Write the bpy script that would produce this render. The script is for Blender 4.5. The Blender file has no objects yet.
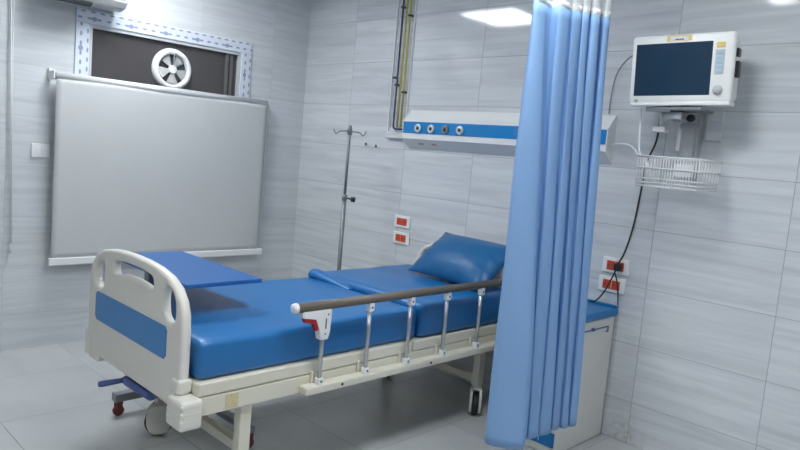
import bpy, bmesh, math, random
from mathutils import Vector, Matrix, Euler
random.seed(7)
PI = math.pi
S = bpy.context.scene
C = S.collection

# ------------------------------------------------------------------ camera, world, lights, exposure
CAM_POS = Vector((4.39924, -3.29532, 1.39758))
YAW, PITCH, ROLL, FPX = -0.772109, -0.107418, 0.08794, 669.67
cam_data = bpy.data.cameras.new('camera')
cam_data.sensor_width = 36.0
cam_data.lens = FPX / 800.0 * 36.0
cam_data.clip_start = 0.05
cam = bpy.data.objects.new('camera', cam_data)
C.objects.link(cam)
_f = Vector((math.sin(YAW) * math.cos(PITCH), math.cos(YAW) * math.cos(PITCH), math.sin(PITCH)))
_r = Vector((math.cos(YAW), -math.sin(YAW), 0))
_u = _r.cross(_f)
_c, _s = math.cos(ROLL), math.sin(ROLL)
_right = _r * _c + _u * _s
_up = _u * _c - _r * _s
_m = Matrix((( _right.x, _up.x, -_f.x, CAM_POS.x), (_right.y, _up.y, -_f.y, CAM_POS.y),
             (_right.z, _up.z, -_f.z, CAM_POS.z), (0, 0, 0, 1)))
cam.matrix_world = _m
S.camera = cam

world = bpy.data.worlds.new('world')
S.world = world
world.use_nodes = True
world.node_tree.nodes['Background'].inputs[0].default_value = (0.02, 0.022, 0.028, 1)
world.node_tree.nodes['Background'].inputs[1].default_value = 1.0

S.view_settings.view_transform = 'Standard'
S.view_settings.look = 'None'
S.view_settings.gamma = 1.0
S.view_settings.use_curve_mapping = False
S.view_settings.exposure = 0.05

PANEL_STRENGTH = 28.0          # the LED ceiling panels (their emission is set here)
PANEL_COLOR = (0.93, 0.97, 1.0)
CEIL = 2.67
ROOM_X, ROOM_Y = 8.0, -7.0
PANELS = [(0.69, -1.60), (3.08, -1.62), (3.08, -3.9), (5.5, -1.62)]  # last one is an added fill panel, brightening the right wall and cabinet side

# ------------------------------------------------------------------ materials
def node(nt, t, **kw):
    n = nt.nodes.new(t)
    for k, v in kw.items():
        setattr(n, k, v)
    return n

def mth(nt, op, a, b=None, c=None):
    n = nt.nodes.new('ShaderNodeMath')
    n.operation = op
    for i, v in enumerate((a, b, c)):
        if v is None:
            continue
        if isinstance(v, (int, float)):
            n.inputs[i].default_value = v
        else:
            nt.links.new(v, n.inputs[i])
    return n.outputs[0]

def mixc(nt, fac, a, b):
    n = nt.nodes.new('ShaderNodeMix')
    n.data_type = 'RGBA'
    for sock, v in ((n.inputs[0], fac), (n.inputs[6], a), (n.inputs[7], b)):
        if isinstance(v, (int, float)):
            sock.default_value = v
        elif isinstance(v, tuple):
            sock.default_value = (*v, 1) if len(v) == 3 else v
        else:
            nt.links.new(v, sock)
    return n.outputs[2]

MATS = {}
def mat(name, col, rough=0.5, metal=0.0, var=0.06, scale=20.0, bump=0.0, bscale=60.0, spec=0.5, coat=0.0, stretch=None):
    m = bpy.data.materials.new(name)
    m.use_nodes = True
    nt = m.node_tree
    b = nt.nodes['Principled BSDF']
    tc = node(nt, 'ShaderNodeTexCoord')
    src = tc.outputs['Object']
    if stretch:
        mp = node(nt, 'ShaderNodeMapping')
        mp.inputs['Scale'].default_value = stretch
        nt.links.new(src, mp.inputs['Vector'])
        src = mp.outputs[0]
    nz = node(nt, 'ShaderNodeTexNoise')
    nz.inputs['Scale'].default_value = scale
    nz.inputs['Detail'].default_value = 3
    nt.links.new(src, nz.inputs['Vector'])
    lo = tuple(max(0, c * (1 - var)) for c in col)
    hi = tuple(min(1, c * (1 + var)) for c in col)
    nt.links.new(mixc(nt, nz.outputs[0], lo, hi), b.inputs['Base Color'])
    b.inputs['Roughness'].default_value = rough
    b.inputs['Metallic'].default_value = metal
    b.inputs['Specular IOR Level'].default_value = spec
    b.inputs['Coat Weight'].default_value = coat
    if bump > 0:
        n2 = node(nt, 'ShaderNodeTexNoise')
        n2.inputs['Scale'].default_value = bscale
        n2.inputs['Detail'].default_value = 4
        nt.links.new(src, n2.inputs['Vector'])
        bp = node(nt, 'ShaderNodeBump')
        bp.inputs['Strength'].default_value = bump
        bp.inputs['Distance'].default_value = 0.01
        nt.links.new(n2.outputs[0], bp.inputs['Height'])
        nt.links.new(bp.outputs[0], b.inputs['Normal'])
    MATS[name] = m
    return m

def tile_mat(name, horiz, x0, z0, w, h, ca, cb, grout, gw, rough, streak=True, stain=None):
    """glossy tiles laid in a straight grid; horiz = which object axis runs along the rows"""
    m = bpy.data.materials.new(name)
    m.use_nodes = True
    nt = m.node_tree
    b = nt.nodes['Principled BSDF']
    tc = node(nt, 'ShaderNodeTexCoord')
    sp = node(nt, 'ShaderNodeSeparateXYZ')
    nt.links.new(tc.outputs['Object'], sp.inputs[0])
    hx = sp.outputs[horiz]
    vz = sp.outputs['Z'] if streak else sp.outputs['Y']
    u = mth(nt, 'DIVIDE', mth(nt, 'SUBTRACT', hx, x0), w)
    v = mth(nt, 'DIVIDE', mth(nt, 'SUBTRACT', vz, z0), h)
    fu, fv = mth(nt, 'FLOOR', u), mth(nt, 'FLOOR', v)
    du = mth(nt, 'MULTIPLY', mth(nt, 'PINGPONG', u, 0.5), w)
    dv = mth(nt, 'MULTIPLY', mth(nt, 'PINGPONG', v, 0.5), h)
    d = mth(nt, 'MINIMUM', du, dv)
    mr = node(nt, 'ShaderNodeMapRange')
    mr.inputs[1].default_value = gw * 0.6
    mr.inputs[2].default_value = gw * 1.4
    mr.inputs[3].default_value = 1.0
    mr.inputs[4].default_value = 0.0
    nt.links.new(d, mr.inputs[0])
    g = mr.outputs[0]
    wn = node(nt, 'ShaderNodeTexWhiteNoise')
    wn.noise_dimensions = '2D'
    cmb = node(nt, 'ShaderNodeCombineXYZ')
    nt.links.new(fu, cmb.inputs[0]); nt.links.new(fv, cmb.inputs[1])
    nt.links.new(cmb.outputs[0], wn.inputs['Vector'])
    rnd = wn.outputs['Value']
    # long horizontal streaks, different in every tile
    c2 = node(nt, 'ShaderNodeCombineXYZ')
    if streak:
        nt.links.new(mth(nt, 'MULTIPLY', hx, 1.3), c2.inputs[0])
        nt.links.new(mth(nt, 'MULTIPLY', vz, 23.0), c2.inputs[1])
    else:
        nt.links.new(mth(nt, 'MULTIPLY', hx, 3.0), c2.inputs[0])
        nt.links.new(mth(nt, 'MULTIPLY', vz, 3.0), c2.inputs[1])
    nt.links.new(mth(nt, 'MULTIPLY', rnd, 37.0), c2.inputs[2])
    n1 = node(nt, 'ShaderNodeTexNoise')
    n1.inputs['Scale'].default_value = 1.0
    n1.inputs['Detail'].default_value = 5
    n1.inputs['Roughness'].default_value = 0.6
    n1.inputs['Distortion'].default_value = 0.6
    nt.links.new(c2.outputs[0], n1.inputs['Vector'])
    r1 = node(nt, 'ShaderNodeMapRange')
    r1.inputs[1].default_value = 0.30
    r1.inputs[2].default_value = 0.62
    nt.links.new(n1.outputs[0], r1.inputs[0])
    col = mixc(nt, r1.outputs[0], cb, ca)
    tone = mth(nt, 'ADD', mth(nt, 'MULTIPLY', rnd, 0.05), 0.975)
    hs = node(nt, 'ShaderNodeHueSaturation')
    nt.links.new(col, hs.inputs['Color'])
    nt.links.new(tone, hs.inputs['Value'])
    col = mixc(nt, g, hs.outputs[0], grout)
    if stain:
        vm = node(nt, 'ShaderNodeVectorMath')
        vm.operation = 'DISTANCE'
        nt.links.new(tc.outputs['Object'], vm.inputs[0])
        vm.inputs[1].default_value = stain
        n3 = node(nt, 'ShaderNodeTexNoise')
        n3.inputs['Scale'].default_value = 28
        n3.inputs['Detail'].default_value = 5
        nt.links.new(tc.outputs['Object'], n3.inputs['Vector'])
        r3 = node(nt, 'ShaderNodeMapRange')
        r3.inputs[1].default_value = 0.02
        r3.inputs[2].default_value = 0.13
        r3.inputs[3].default_value = 0.6
        r3.inputs[4].default_value = 0.0
        nt.links.new(vm.outputs['Value'], r3.inputs[0])
        r4 = node(nt, 'ShaderNodeMapRange')
        r4.inputs[1].default_value = 0.48
        r4.inputs[2].default_value = 0.62
        nt.links.new(n3.outputs[0], r4.inputs[0])
        col = mixc(nt, mth(nt, 'MULTIPLY', r3.outputs[0], r4.outputs[0]), col, (0.40, 0.35, 0.28))
    nt.links.new(col, b.inputs['Base Color'])
    nt.links.new(mth(nt, 'ADD', mth(nt, 'MULTIPLY', g, 0.5), rough), b.inputs['Roughness'])
    bp = node(nt, 'ShaderNodeBump')
    bp.inputs['Strength'].default_value = 0.35
    bp.inputs['Distance'].default_value = 0.002
    nt.links.new(mth(nt, 'SUBTRACT', 1.0, g), bp.inputs['Height'])
    nt.links.new(bp.outputs[0], b.inputs['Normal'])
    MATS[name] = m
    return m

M_WALLB = tile_mat('streaked_grey_tile', 'X', -0.031, 0.2194, 0.6, 0.3, (0.68, 0.705, 0.73), (0.54, 0.565, 0.595), (0.36, 0.375, 0.395), 0.0018, 0.07, stain=(2.95, 0, 0.03))
M_WALLL = tile_mat('streaked_grey_tile_side', 'Y', -0.32, 0.2194, 0.6, 0.3, (0.68, 0.705, 0.725), (0.56, 0.585, 0.61), (0.48, 0.50, 0.525), 0.0012, 0.09)
M_FLOOR = tile_mat('pale_floor_tile', 'X', 1.075, -2.40, 0.6, 0.6, (0.54, 0.555, 0.56), (0.49, 0.505, 0.51), (0.26, 0.27, 0.275), 0.0026, 0.2, streak=False)
M_CEIL = mat('ceiling_paint', (0.8, 0.81, 0.82), 0.8, var=0.02)
M_CREAM = mat('cream_enamel', (0.72, 0.69, 0.58), 0.35, var=0.03, scale=8)
M_CREAMPL = mat('cream_plastic', (0.74, 0.72, 0.655), 0.38, var=0.03, scale=8)
M_CABIN = mat('cabinet_cream_plastic', (0.70, 0.70, 0.66), 0.45, var=0.03, scale=6)
M_WHITE = mat('white_plastic', (0.82, 0.83, 0.83), 0.35, var=0.02)
M_WHITEM = mat('white_powder_coat', (0.80, 0.81, 0.82), 0.4, var=0.02)
M_SILVER = mat('pale_aluminium', (0.72, 0.74, 0.76), 0.32, 0.3, var=0.03)
M_STEEL = mat('brushed_steel', (0.55, 0.56, 0.58), 0.3, 0.9, var=0.05, scale=40)
M_GREYST = mat('grey_painted_steel', (0.24, 0.255, 0.27), 0.4, 0.3, var=0.05)
M_MATT = mat('blue_vinyl', (0.003, 0.142, 0.40), 0.36, var=0.06, scale=6, bump=0.10, bscale=7, spec=0.75)
M_PILL = mat('blue_vinyl_pillow', (0.005, 0.11, 0.285), 0.42, var=0.07, scale=9, bump=0.30, bscale=14, spec=0.45)
M_TABLE = mat('blue_laminate', (0.014, 0.115, 0.36), 0.4, var=0.04, scale=5)
M_INSERT = mat('blue_inlay', (0.045, 0.23, 0.54), 0.4, var=0.04)
M_BAND = mat('bright_blue_band', (0.005, 0.22, 0.56), 0.3, var=0.04)
M_CABTOP = mat('blue_cabinet_plastic', (0.006, 0.165, 0.42), 0.35, var=0.05)
M_CRANK = mat('slate_blue_plastic', (0.085, 0.135, 0.34), 0.45, var=0.06)
M_BROWN = mat('taupe_rail_sleeve', (0.135, 0.115, 0.095), 0.45, var=0.08, scale=30)
M_RED = mat('red_plastic', (0.50, 0.02, 0.02), 0.4)
M_REDOUT = mat('red_socket_plastic', (0.60, 0.07, 0.025), 0.4)
M_DKRED = mat('dark_red_caster', (0.16, 0.035, 0.03), 0.5)
M_BLACK = mat('black_rubber', (0.012, 0.012, 0.014), 0.5)
M_DARK = mat('dark_grey_plastic', (0.05, 0.055, 0.06), 0.45)
M_SCREEN = mat('dark_glass_screen', (0.018, 0.045, 0.085), 0.12, var=0.1, scale=4)
M_KEYS = mat('pale_blue_keys', (0.42, 0.62, 0.75), 0.5)
M_YELL = mat('yellow_label', (0.80, 0.62, 0.20), 0.5)
M_MONI = mat('monitor_ivory_plastic', (0.90, 0.91, 0.89), 0.35, var=0.02)
M_GLASS = mat('dark_window_glass', (0.075, 0.07, 0.072), 0.22, var=0.15, scale=2.5)
M_WFRAME = mat('grey_window_profile', (0.55, 0.57, 0.59), 0.35)
M_DKPROF = mat('dark_window_profile', (0.13, 0.13, 0.135), 0.4)
M_BLIND = mat('grey_blind_fabric', (0.56, 0.575, 0.58), 0.85, var=0.05, scale=3, bump=0.08, bscale=300)
M_PIPEY = mat('yellow_pipe', (0.50, 0.44, 0.13), 0.4)
M_PIPEB = mat('navy_pipe', (0.03, 0.04, 0.13), 0.4)
M_GREYC = mat('grey_cable', (0.22, 0.235, 0.25), 0.5)
M_PALEC = mat('pale_cable', (0.66, 0.68, 0.70), 0.5)
M_STICK = mat('yellowed_label', (0.62, 0.55, 0.33), 0.6, var=0.25, scale=90)
M_PINK = mat('pink_sticker', (0.62, 0.36, 0.38), 0.6)
M_MOUNT = mat('mount_grey_metal', (0.46, 0.48, 0.50), 0.4, 0.3)
M_ACB = mat('wall_unit_plastic', (0.62, 0.63, 0.63), 0.4)

def curtain_mat(name, col, alpha):
    m = bpy.data.materials.new(name)
    m.use_nodes = True
    nt = m.node_tree
    nt.nodes.remove(nt.nodes['Principled BSDF'])
    out = nt.nodes['Material Output']
    tc = node(nt, 'ShaderNodeTexCoord')
    mp = node(nt, 'ShaderNodeMapping')
    mp.inputs['Scale'].default_value = (30, 30, 30)
    nt.links.new(tc.outputs['Object'], mp.inputs[0])
    nz = node(nt, 'ShaderNodeTexNoise')
    nz.inputs['Scale'].default_value = 6
    nt.links.new(mp.outputs[0], nz.inputs['Vector'])
    c = mixc(nt, nz.outputs[0], tuple(x * 0.95 for x in col), tuple(min(1, x * 1.05) for x in col))
    d = node(nt, 'ShaderNodeBsdfDiffuse')
    t = node(nt, 'ShaderNodeBsdfTranslucent')
    nt.links.new(c, d.inputs[0]); nt.links.new(c, t.inputs[0])
    mx = node(nt, 'ShaderNodeMixShader')
    mx.inputs[0].default_value = 0.40
    nt.links.new(d.outputs[0], mx.inputs[1]); nt.links.new(t.outputs[0], mx.inputs[2])
    res = mx.outputs[0]
    if alpha < 1:
        tr = node(nt, 'ShaderNodeBsdfTransparent')
        m2 = node(nt, 'ShaderNodeMixShader')
        m2.inputs[0].default_value = alpha
        nt.links.new(tr.outputs[0], m2.inputs[1]); nt.links.new(res, m2.inputs[2])
        res = m2.outputs[0]
    nt.links.new(res, out.inputs[0])
    return m
M_CURT = curtain_mat('light_blue_curtain_cloth', (0.39, 0.60, 0.87), 1.0)
M_MESH = curtain_mat('white_curtain_netting', (0.86, 0.87, 0.88), 0.62)

def film_mat(name, axis, cross, c0):
    """white protective film printed with two rows of small blue marks"""
    m = bpy.data.materials.new(name)
    m.use_nodes = True
    nt = m.node_tree
    b = nt.nodes['Principled BSDF']
    tc = node(nt, 'ShaderNodeTexCoord')
    sp = node(nt, 'ShaderNodeSeparateXYZ')
    nt.links.new(tc.outputs['Object'], sp.inputs[0])
    a = sp.outputs[axis]
    k = mth(nt, 'SUBTRACT', sp.outputs[cross], c0)
    tot = None
    for off, per, ph, ra, rb in ((0.030, 0.058, 0.0, 0.016, 0.006), (-0.010, 0.058, 0.02, 0.015, 0.007), (-0.010, 0.232, 0.05, 0.017, 0.014)):
        da = mth(nt, 'MULTIPLY', mth(nt, 'PINGPONG', mth(nt, 'DIVIDE', mth(nt, 'ADD', a, ph), per), 0.5), per / ra)
        db = mth(nt, 'DIVIDE', mth(nt, 'SUBTRACT', k, off), rb)
        r = mth(nt, 'ADD', mth(nt, 'MULTIPLY', da, da), mth(nt, 'MULTIPLY', db, db))
        hit = mth(nt, 'LESS_THAN', r, 1.0)
        tot = hit if tot is None else mth(nt, 'MAXIMUM', tot, hit)
    nt.links.new(mixc(nt, mth(nt, 'MULTIPLY', tot, 0.7), (0.66, 0.71, 0.79), (0.10, 0.14, 0.34)), b.inputs['Base Color'])
    b.inputs['Roughness'].default_value = 0.35
    return m

def emit_mat(name, col, strength):
    m = bpy.data.materials.new(name)
    m.use_nodes = True
    nt = m.node_tree
    b = nt.nodes['Principled BSDF']
    b.inputs['Base Color'].default_value = (0.9, 0.9, 0.9, 1)
    b.inputs['Emission Color'].default_value = (*col, 1)
    b.inputs['Emission Strength'].default_value = strength
    return m
M_LED = emit_mat('led_diffuser', PANEL_COLOR, PANEL_STRENGTH)

# ------------------------------------------------------------------ mesh helpers
def V(*a):
    return Vector(a)

def box(bm, lo, hi, bevel=0.0, seg=2):
    x0, y0, z0 = lo; x1, y1, z1 = hi
    b2 = bmesh.new()
    vs = [b2.verts.new(p) for p in ((x0,y0,z0),(x1,y0,z0),(x1,y1,z0),(x0,y1,z0),(x0,y0,z1),(x1,y0,z1),(x1,y1,z1),(x0,y1,z1))]
    for f in ((0,3,2,1),(4,5,6,7),(0,1,5,4),(1,2,6,5),(2,3,7,6),(3,0,4,7)):
        b2.faces.new([vs[i] for i in f])
    if bevel > 0:
        bmesh.ops.bevel(b2, geom=b2.edges[:], offset=bevel, segments=seg, profile=0.5, affect='EDGES')
    merge(bm, b2)
    return bm

def merge(bm, b2, mtx=None):
    if mtx is not None:
        bmesh.ops.transform(b2, matrix=mtx, verts=b2.verts[:])
    idx = {}
    for v in b2.verts:
        idx[v] = bm.verts.new(v.co)
    for f in b2.faces:
        nf = bm.faces.new([idx[v] for v in f.verts])
        nf.smooth = f.smooth
    b2.free()

def tube(bm, pts, r, seg=10, cap=True, smooth_sub=0, closed=False):
    """round tube swept along a polyline (parallel-transported frame)"""
    pts = [Vector(p) for p in pts]
    if smooth_sub:
        pts = catmull(pts, smooth_sub, closed)
    n = len(pts)
    rings = []
    up = None
    for i, p in enumerate(pts):
        if closed:
            t = (pts[(i + 1) % n] - pts[i - 1]).normalized()
        else:
            t = (pts[min(i + 1, n - 1)] - pts[max(i - 1, 0)]).normalized()
        if up is None:
            up = t.orthogonal().normalized()
        else:
            up = (up - t * up.dot(t))
            up = up.normalized() if up.length > 1e-6 else t.orthogonal().normalized()
        w = t.cross(up)
        rr = r[i] if isinstance(r, (list, tuple)) else r
        rings.append([bm.verts.new(p + up * math.cos(2 * PI * k / seg) * rr + w * math.sin(2 * PI * k / seg) * rr) for k in range(seg)])
    last = n if closed else n - 1
    for i in range(last):
        a, b = rings[i], rings[(i + 1) % n]
        for k in range(seg):
            f = bm.faces.new((a[k], a[(k + 1) % seg], b[(k + 1) % seg], b[k]))
            f.smooth = True
    if cap and not closed:
        bm.faces.new(rings[0][::-1]); bm.faces.new(rings[-1])
    return bm

def catmull(pts, sub, closed=False):
    n = len(pts)
    out = []
    for i in range(n if closed else n - 1):
        if closed:
            p0, p1, p2, p3 = pts[i - 1], pts[i], pts[(i + 1) % n], pts[(i + 2) % n]
        else:
            p0, p1, p2, p3 = pts[max(i - 1, 0)], pts[i], pts[i + 1], pts[min(i + 2, n - 1)]
        for k in range(sub):
            t = k / sub
            out.append(0.5 * ((2 * p1) + (p2 - p0) * t + (2 * p0 - 5 * p1 + 4 * p2 - p3) * t * t + (3 * p1 - p0 - 3 * p2 + p3) * t ** 3))
    if not closed:
        out.append(pts[-1])
    return out

def lathe(bm, prof, org, axis='Z', seg=28):
    """prof: (radius, height) pairs turned round an axis through org"""
    rings = []
    for r, h in prof:
        ring = []
        for k in range(seg):
            a = 2 * PI * k / seg
            c, s = r * math.cos(a), r * math.sin(a)
            p = {'Z': (c, s, h), 'X': (h, c, s), 'Y': (s, h, c), '-Y': (c, -h, s)}[axis]
            ring.append(bm.verts.new(Vector(p) + Vector(org)))
        rings.append(ring)
    for a, b in zip(rings, rings[1:]):
        for k in range(seg):
            f = bm.faces.new((a[k], a[(k + 1) % seg], b[(k + 1) % seg], b[k]))
            f.smooth = True
    if prof[0][0] > 1e-5:
        bm.faces.new(rings[0][::-1])
    if prof[-1][0] > 1e-5:
        bm.faces.new(rings[-1])
    bmesh.ops.remove_doubles(bm, verts=bm.verts[:], dist=1e-6)
    return bm

def prism(bm, poly, axis, a, b):
    """closed polygon extruded along an axis. axis X: poly in (y,z); Y: poly in (x,z); Z: poly in (x,y)"""
    def P(p, t):
        return {'X': (t, p[0], p[1]), 'Y': (p[0], t, p[1]), 'Z': (p[0], p[1], t)}[axis]
    v0 = [bm.verts.new(P(p, a)) for p in poly]
    v1 = [bm.verts.new(P(p, b)) for p in poly]
    n = len(poly)
    bm.faces.new(v0[::-1]); bm.faces.new(v1)
    for i in range(n):
        bm.faces.new((v0[i], v0[(i + 1) % n], v1[(i + 1) % n], v1[i]))
    return bm

def B():
    return bmesh.new()

def obj(name, bm, m, parent=None, smooth=False, mtx=None, autosmooth=False):
    """link one mesh object; bm is in world coordinates and is moved into the parent's frame"""
    if mtx is not None:
        bmesh.ops.transform(bm, matrix=mtx, verts=bm.verts[:])
    bmesh.ops.recalc_face_normals(bm, faces=bm.faces[:])
    if smooth or autosmooth:
        for f in bm.faces:
            f.smooth = True
    if autosmooth:
        for e in bm.edges:
            if len(e.link_faces) == 2 and e.calc_face_angle(0) > math.radians(40):
                e.smooth = False
    me = bpy.data.meshes.new(name)
    o = bpy.data.objects.new(name, me)
    C.objects.link(o)
    if parent is not None:
        inv = world_of(parent).inverted()
        bmesh.ops.transform(bm, matrix=inv, verts=bm.verts[:])
        o.parent = parent
    bm.to_mesh(me)
    bm.free()
    me.materials.append(m)
    return o

def world_of(o):
    m = Matrix.LocRotScale(o.location, o.rotation_euler, None)
    return (world_of(o.parent) @ m) if o.parent else m

def origin_to(o, p):
    """put a top-level mesh's own origin at p without moving the mesh"""
    o.data.transform(Matrix.Translation(-Vector(p)))
    o.location = p
    return o

def tag(o, label, cat, group=None, kind=None):
    o['label'] = label
    o['category'] = cat
    if group: o['group'] = group
    if kind: o['kind'] = kind
    return o

def thing(name, label, cat, loc=(0, 0, 0), group=None, rot=0):
    o = bpy.data.objects.new(name, None)
    o.empty_display_size = 0.1
    C.objects.link(o)
    o.location = loc
    o.rotation_euler = (0, 0, rot)
    return tag(o, label, cat, group)

def struct(name, bm, m, label, cat):
    o = obj(name, bm, m)
    o['kind'] = 'structure'
    o['label'] = label
    o['category'] = cat
    return o

# ------------------------------------------------------------------ the setting
b = B(); box(b, (-0.15, ROOM_Y - 0.15, -0.1), (ROOM_X + 0.15, 0.15, 0.0))
struct('floor', b, M_FLOOR, 'pale grey glossy square floor tiles under the bed', 'floor')
b = B(); box(b, (-0.15, ROOM_Y - 0.15, CEIL), (ROOM_X + 0.15, 0.15, CEIL + 0.1))
struct('ceiling', b, M_CEIL, 'white ceiling above the room', 'ceiling')
b = B(); box(b, (-0.15, 0.0, 0.0), (ROOM_X + 0.15, 0.15, CEIL))
struct('wall_back', b, M_WALLB, 'grey streaked tile wall behind the head of the bed', 'wall')
# window wall with a real opening
WY0, WY1, WZ0, WZ1 = -1.757, -0.515, 1.45, 2.10
b = B()
box(b, (-0.15, ROOM_Y, 0), (0, WY0, CEIL)); box(b, (-0.15, WY1, 0), (0, 0, CEIL))
box(b, (-0.15, WY0, 0), (0, WY1, WZ0)); box(b, (-0.15, WY0, WZ1), (0, WY1, CEIL))
struct('wall_left', b, M_WALLL, 'grey streaked tile wall with the window and roller blind', 'wall')
b = B(); box(b, (ROOM_X, ROOM_Y, 0), (ROOM_X + 0.15, 0, CEIL))
struct('wall_right', b, M_WALLL, 'grey tile wall on the side away from the window', 'wall')
b = B(); box(b, (-0.15, ROOM_Y - 0.15, 0), (ROOM_X + 0.15, ROOM_Y, CEIL))
struct('wall_front', b, M_WALLB, 'grey tile wall facing the head of the bed', 'wall')

# window: film-covered outer profile, inner profile, sliding stile, dark pane
win = bpy.data.objects.new('window_1', None); C.objects.link(win)
win.location = (0, (WY0 + WY1) / 2, WZ0)
win['kind'] = 'structure'; win['label'] = 'dark window with film-covered frame above the roller blind'; win['category'] = 'window'
FW = 0.082
wc = Vector(win.location)
M_FH = film_mat('printed_film_along', 'Y', 'Z', WZ1 - FW / 2 - WZ0)
M_FV1 = film_mat('printed_film_upright', 'Z', 'Y', WY0 + FW / 2 - wc.y)
M_FV2 = film_mat('printed_film_upright_far', 'Z', 'Y', WY1 - FW / 2 - wc.y)
b = B(); box(b, (-0.06, WY0, WZ1 - FW), (0.012, WY1, WZ1), 0.003); obj('film_strip', b, M_FH, win)
b = B(); box(b, (-0.06, WY0, WZ0), (0.012, WY0 + FW, WZ1 - FW), 0.003); obj('film_strip', b, M_FV1, win)
b = B(); box(b, (-0.06, WY1 - FW, WZ0), (0.012, WY1, WZ1 - FW), 0.003); obj('film_strip', b, M_FV2, win)
b = B(); box(b, (-0.06, WY0 + FW, WZ0), (0.012, WY1 - FW, WZ0 + FW), 0.003)
g0, g1, h0, h1 = WY0 + FW, WY1 - FW, WZ0 + FW, WZ1 - FW
T = 0.02
box(b, (-0.07, g0, h0), (0.004, g0 + T, h1)); box(b, (-0.07, g1 - T, h0), (0.004, g1, h1))
box(b, (-0.07, g0 + T, h1 - T), (0.004, g1 - T, h1)); box(b, (-0.07, g0 + T, h0), (0.004, g1 - T, h0 + T))
obj('window_frame', b, M_WFRAME, win)
b = B(); box(b, (-0.024, -0.715, h0 + T), (-0.006, -0.69, h1 - T), 0.003); box(b, (-0.024, -0.675, h0 + T), (-0.006, -0.655, h1 - T), 0.003)
obj('sash_stile', b, M_DKPROF, win)
b = B(); box(b, (-0.034, g0 + T, h0 + T), (-0.022, g1 - T, h1 - T)); obj('pane', b, M_GLASS, win)

# ------------------------------------------------------------------ ceiling lights
LAB = ['square white LED ceiling panel nearest the corner of the two tiled walls', 'square white LED ceiling panel nearest the blue curtain',
       'square white LED ceiling panel behind the viewer', 'added unseen square LED fill panel brightening the bedhead wall beyond the patient monitor']
for (px, py), lab in zip(PANELS, LAB):
    t = thing('ceiling_light', lab, 'ceiling light', (px, py, CEIL), 'LED panels in the ceiling')
    b = B()
    for a in ((-.31, -.31, .31, -.29), (-.31, .29, .31, .31), (-.31, -.29, -.29, .29), (.29, -.29, .31, .29)):
        box(b, (px + a[0], py + a[1], CEIL - 0.014), (px + a[2], py + a[3], CEIL))
    obj('frame', b, M_WHITEM, t)
    b = B(); box(b, (px - .29, py - .29, CEIL - 0.010), (px + .29, py + .29, CEIL)); obj('diffuser', b, M_LED, t)

# ------------------------------------------------------------------ hospital bed
BX0, BX1, FY, HY = 1.40, 2.30, -2.13, -0.10
bed = thing('hospital_bed', 'cream hospital bed with blue-inlaid footboard and folding side rail', 'bed', (1.85, -1.1, 0))

def board_outline(zb):
    p = [(1.395, zb), (1.395, .70), (1.402, .76), (1.425, .81), (1.465, .85), (1.53, .877), (1.62, .893), (1.72, .901), (1.825, .903),
         (1.93, .901), (2.03, .893), (2.12, .875), (2.185, .846), (2.228, .803), (2.25, .75), (2.255, .69), (2.255, zb)]
    return p

def rounded_loop(pts, sub=5):
    vs = catmull([Vector((p[0], p[1], 0)) for p in pts], sub, True)
    return [(v.x, v.y) for v in vs]

def board(name, y, th, dx, dz, zb):
    """bed end panel: arched outline, three hand holes, rounded edges, blue inlay"""
    loops = [board_outline(zb)]
    loops.append(rounded_loop([(1.460, .725), (1.456, .770), (1.470, .808), (1.505, .834), (1.540, .834), (1.558, .79), (1.546, .725), (1.50, .705)]))
    loops.append(rounded_loop([(1.655, .792), (1.640, .824), (1.658, .848), (1.74, .858), (1.825, .860), (1.91, .858), (1.992, .848), (2.010, .824),
                               (1.995, .798), (1.91, .808), (1.825, .811), (1.74, .808)]))
    loops.append(rounded_loop([(2.190, .725), (2.194, .770), (2.180, .808), (2.145, .834), (2.110, .834), (2.092, .79), (2.104, .725), (2.15, .705)]))
    # concentric offsets of every loop give the rounded rim; the flat faces are filled between the loops
    R, NR = 0.016, 6
    bm = B()
    flats = {1: [], -1: []}
    for li, lp in enumerate(loops):
        n = len(lp)
        area = sum(lp[i][0] * lp[(i + 1) % n][1] - lp[(i + 1) % n][0] * lp[i][1] for i in range(n))
        sg = 1 if area > 0 else -1
        if li:
            sg = -sg                      # holes are offset outwards, into the material
        nrm = []
        for i in range(n):
            p, q, r_ = Vector(lp[i - 1]), Vector(lp[i]), Vector(lp[(i + 1) % n])
            d1, d2 = (q - p).normalized(), (r_ - q).normalized()
            n1, n2 = Vector((-d1.y, d1.x)), Vector((-d2.y, d2.x))
            m_ = (n1 + n2)
            m_ = m_ / max(0.3, m_.dot(n1))
            nrm.append(m_ * sg)
        rings = []
        for j in range(2 * NR + 2):
            if j <= NR:
                a_ = PI / 2 * (1 - j / NR); side = 1
            else:
                a_ = PI / 2 * ((j - NR - 1) / NR); side = -1
            off = R * (1 - math.cos(a_)); dep = side * (th / 2 - R + R * math.sin(a_))
            rings.append([bm.verts.new((q[0] + v_.x * off + dx, y - dep, q[1] + v_.y * off + dz)) for q, v_ in zip(lp, nrm)])
        for A, Bq in zip(rings, rings[1:]):
            for i in range(n):
                bm.faces.new((A[i], A[(i + 1) % n], Bq[(i + 1) % n], Bq[i]))
        flats[1].append(rings[0]); flats[-1].append(rings[-1])
    for side in (1, -1):
        es = []
        for ring in flats[side]:
            for i in range(len(ring)):
                e = bm.edges.get((ring[i - 1], ring[i]))
                es.append(e)
        bmesh.ops.triangle_fill(bm, edges=es, use_beauty=True, use_dissolve=False, normal=(0, 1, 0))
    o = obj(name, bm, M_CREAMPL, bed, autosmooth=True)
    return o

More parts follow.
